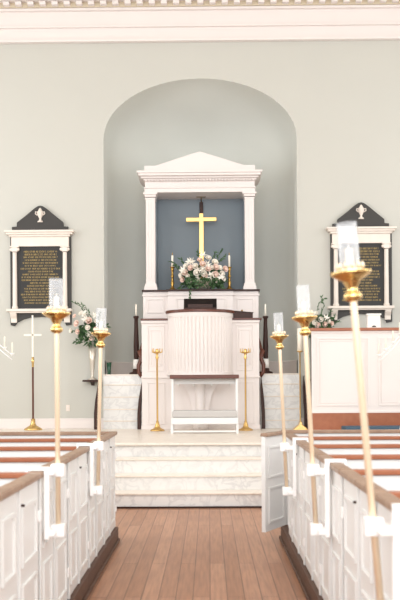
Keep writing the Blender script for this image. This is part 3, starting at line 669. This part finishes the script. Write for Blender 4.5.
def make_pew(s, D, L, label, group):
    """s=+1: the left block, whose leaf faces +x; its rows run to -x. Origin at the back rail"""
    r = thing('box_pew', label, 'pew', (0, 0, 0), group)
    o_ = -s
    xr = sorted((o_ * .03, o_ * L))
    MB().box(xr[0], xr[1], -.015, .015, .14, CZ - .03).build('back_panel', 'white', r)
    MB().box(xr[0], xr[1], -.035, .035, CZ - .03, CZ).build('back_rail', 'redwood', r, .006)
    MB().box(xr[0], xr[1], .015, .36, .52, .56).build('seat', 'redwood', r, .005)
    f = aisle_panel(MB(), .03, .42, s); f.box(min(0, s * .012), max(0, s * .012), .0, .035, .145, CZ - .03); f.build('side_panel', 'white', r, .002)
    dr = aisle_panel(MB(), .435, D - .012, s); dr.box(*sorted((0, s * .012)), .435, .455, .145, CZ - .03); dr = dr.build('pew_door', 'white', r, .002)
    for z in (.33, .86): MB().box(*sorted((s * .001, s * .014)), D - .035, D + .02, z - .03, z + .03).build('hinge', 'plastic', dr, .002)
    MB().tube([(s * .0, .5, .98), (s * .02, .5, .98)], .007, 10).build('door_knob', 'darkwood', dr)
    MB().box(*sorted((s * .022, -s * .055)), .0, .425, CZ - .032, CZ + .004).build('side_cap', 'cap', r, .008)
    MB().box(*sorted((s * .022, -s * .055)), .432, D - .01, CZ - .032, CZ + .002).build('door_cap', 'cap', dr, .008)
    return r
DL = .94; DR = .945; Y0L = 8.40 - DL; Y0R = 8.50 - DR
ordn = ['front row', 'second row', 'third row', 'fourth row', 'fifth row', 'sixth row', 'seventh row', 'eighth row']
pl = make_pew(1, DL, 5.9, '', 'box pews left of the aisle'); prt = make_pew(-1, DR, 5.8, '', 'box pews right of the aisle')
NROW = 6
for i in range(NROW):
    o = pl if i == 0 else copy_tree(pl); o.location = (FL, Y0L - DL * i, 0); o['label'] = 'white box pew left of the aisle, %s from the marble steps' % ordn[i]
right = []
for i in range(NROW):
    o = prt if i == 0 else copy_tree(prt); o.location = (FR, Y0R - DR * i, 0); o['label'] = 'white box pew right of the aisle, %s from the marble steps' % ordn[i]; right.append(o)
right[0]['label'] = 'white box pew right of the aisle, front row, its door swung open'
# the front right door stands open: rotate about its hinge
for ch in [k for k in bpy.data.objects if k.parent == right[0] and k.name.startswith('pew_door')]:
    ang = math.radians(-29); piv = Vector((0, DR - .01, 0)); Rm = Matrix.Translation(piv) @ Matrix.Rotation(ang, 4, 'Z') @ Matrix.Translation(-piv)
    ch.location = Rm.translation; ch.rotation_euler = (0, 0, ang)
for (x, yb, s, L, side) in ((FL, 8.40, 1, 5.9, 'left'), (FR, 8.50, -1, 5.8, 'right')):
    r = thing('pew_front_partition', 'low white partition closing the %s pews toward the steps' % side, 'partition', (x, yb, 0))
    a = sorted((-s * 0, -s * L)); MB().box(a[0], a[1], 0, .03, .0, CZ - .03).build('partition_panel', 'white', r); a = sorted((s * .022, -s * L)); MB().box(a[0], a[1], -.02, .05, CZ - .03, CZ + .004).build('partition_rail', 'cap', r, .006)

# ------------------------------------------------------------------ aisle candlesticks on brackets
def aisle_light(Y, s, face, lean, top_z, cl_hi, cl_lo, label_c, label_b, bottom=None, px=0):
    xf = face + s * .022; xpole = ax(px, Y, 500)
    # bracket
    b = thing('pole_bracket', label_b, 'bracket', (xf, Y, CZ), 'white brackets clipped over the pew caps')
    yb = -.115
    MB().box(*sorted((-s * .10, s * .03)), yb - .02, yb + .02, .006, .026).box(*sorted((-s * .10, -s * .085)), yb - .02, yb + .02, -.08, .008).build('hook', 'plastic', b, .003)
    MB().box(*sorted((s * .002, s * .03)), yb - .016, yb + .016, cl_lo - CZ - .03, .015).build('back_bar', 'plastic', b, .003)
    def xat(z): return xpole + lean * (z - cl_hi)
    for z in (cl_hi, cl_lo):
        xx = xat(z) - xf
        MB().box(xx - .038, xx + .038, -.036, .03, z - CZ - .037, z - CZ + .037).box(*sorted((s * .004, xx)), yb - .014, -.0, z - CZ - .018, z - CZ + .018).build('clamp', 'plastic', b, .008)
    # candlestick
    r = thing('aisle_candlestick', label_c, 'candlestick', (xat(cl_hi), Y, cl_hi), 'brass aisle candlesticks with glass shades')
    r.rotation_euler = (0, math.atan(lean), 0)
    Hd = top_z - .205 - cl_hi; zb = (bottom if bottom is not None else cl_lo - .03) - cl_hi
    MB().lathe([(0, zb), (.015, zb), (.0145, Hd - .05)], 16).build('pole', 'pole', r)
    d0 = Hd
    MB().lathe([(.015, d0 - .11), (.034, d0 - .1), (.037, d0 - .085), (.03, d0 - .075), (.02, d0 - .062), (.024, d0 - .05), (.032, d0 - .036), (.036, d0 - .026), (.06, d0 - .014), (.078, d0 - .002), (.084, d0 + .008), (.079, d0 + .009), (.055, d0 + .0), (0, d0 - .004)], 28).build('drip_dish', 'brass', r)
    gm = MB().lathe([(.0, d0 - .0), (.042, d0 + .002), (.05, d0 + .012), (.05, d0 + .02), (.043, d0 + .022)], 20)
    for q_ in range(12):
        an = 2 * PI * q_ / 12; c_, s_ = math.cos(an), math.sin(an)
        gm.ball((.051 * c_, .051 * s_, d0 + .032), .008, 1, (1, 1, 2.0))
    gm.build('gallery', 'pole', r)
    MB().lathe([(.040, d0 + .022), (.041, d0 + .205), (.0385, d0 + .205), (.0375, d0 + .022)], 28).build('glass_shade', 'glass', r)
    MB().lathe([(0, d0 + .005), (.016, d0 + .005), (.015, d0 + .10), (.003, d0 + .105), (0, d0 + .125)], 12).build('candle', 'wax', r)
# right pole height grows toward the photo's left because the poles lean
aisle_light(3.33, -1, FR, -.085, 2.235, az(526, 3.33, 373), az(526, 3.33, 373) - .39, 'nearest brass aisle candlestick, leaning left, on the right pews', 'nearest white bracket, on the right pews', px=373.5)
aisle_light(5.20, -1, FR, -.05, 2.20, az(470, 5.2, 313), az(529, 5.2, 314), 'middle of the three brass aisle candlesticks on the right pews', 'white bracket on the right pews holding the middle candlestick', px=313)
aisle_light(7.15, -1, FR, -.045, 2.19, az(447, 7.15, 285), az(491, 7.15, 286), 'farthest brass aisle candlestick on the right pews, by the open door', 'white bracket on the right pews nearest the open door', px=285)
aisle_light(4.80, 1, FL, -.003, 2.20, az(470, 4.8, 58), az(530, 4.8, 58), 'nearer of the two brass aisle candlesticks on the left pews', 'nearer white bracket on the left pews', px=58)
aisle_light(6.60, 1, FL, .025, 2.19, az(446, 6.6, 99), az(490, 6.6, 98), 'farther of the two brass aisle candlesticks on the left pews', 'farther white bracket on the left pews', px=99)

# ------------------------------------------------------------------ light
w = bpy.data.worlds.new('daylight'); sc.world = w; w.use_nodes = True
w.node_tree.nodes['Background'].inputs[0].default_value = (.93, .97, 1.0, 1); w.node_tree.nodes['Background'].inputs[1].default_value = 1.25
def area(name, loc, rot, sx, sy, e, col=(1, 1, 1)):
    l = bpy.data.lights.new(name, 'AREA'); l.shape = 'RECTANGLE'; l.size = sx; l.size_y = sy; l.energy = e; l.color = col
    o = bpy.data.objects.new(name, l); COL.objects.link(o); o.location = loc; o.rotation_euler = rot; return o
for yy in (-1.75, 3.25, 8.25, 12.45):
    area('window_daylight', (XL + .02, yy, 4.6), (0, -PI / 2, 0), 4.6, 1.6, 110, (.955, .97, 1))
    area('window_daylight', (XR - .02, yy, 4.6), (0, PI / 2, 0), 4.6, 1.6, 90, (.955, .97, 1))
area('front_fill_light', (0, -5.5, 5.5), (PI / 2 - .05, 0, 0), 9, 5, 800, (.955, .97, 1))  # added fill behind the camera, brightens the altar wall from the front
l = bpy.data.lights.new('picture_light', 'SPOT'); l.energy = 30; l.color = (1, .82, .55); l.spot_size = 2.4; l.spot_blend = 1; l.shadow_soft_size = .05
o = bpy.data.objects.new('picture_light', l); COL.objects.link(o); o.location = (lmp.location.x, BY - .2, lmp.location.z + .18); o.rotation_euler = (PI, 0, 0)

vs = sc.view_settings; sc.display_settings.display_device = 'sRGB'
vs.view_transform = 'Standard'; vs.look = 'None'; vs.gamma = 1; vs.use_curve_mapping = False; vs.exposure = .37
sc.cycles.use_denoising = True
sc.cycles.max_bounces = 10; sc.cycles.diffuse_bounces = 5; sc.cycles.transparent_max_bounces = 12
sc.cycles.sample_clamp_indirect = 6
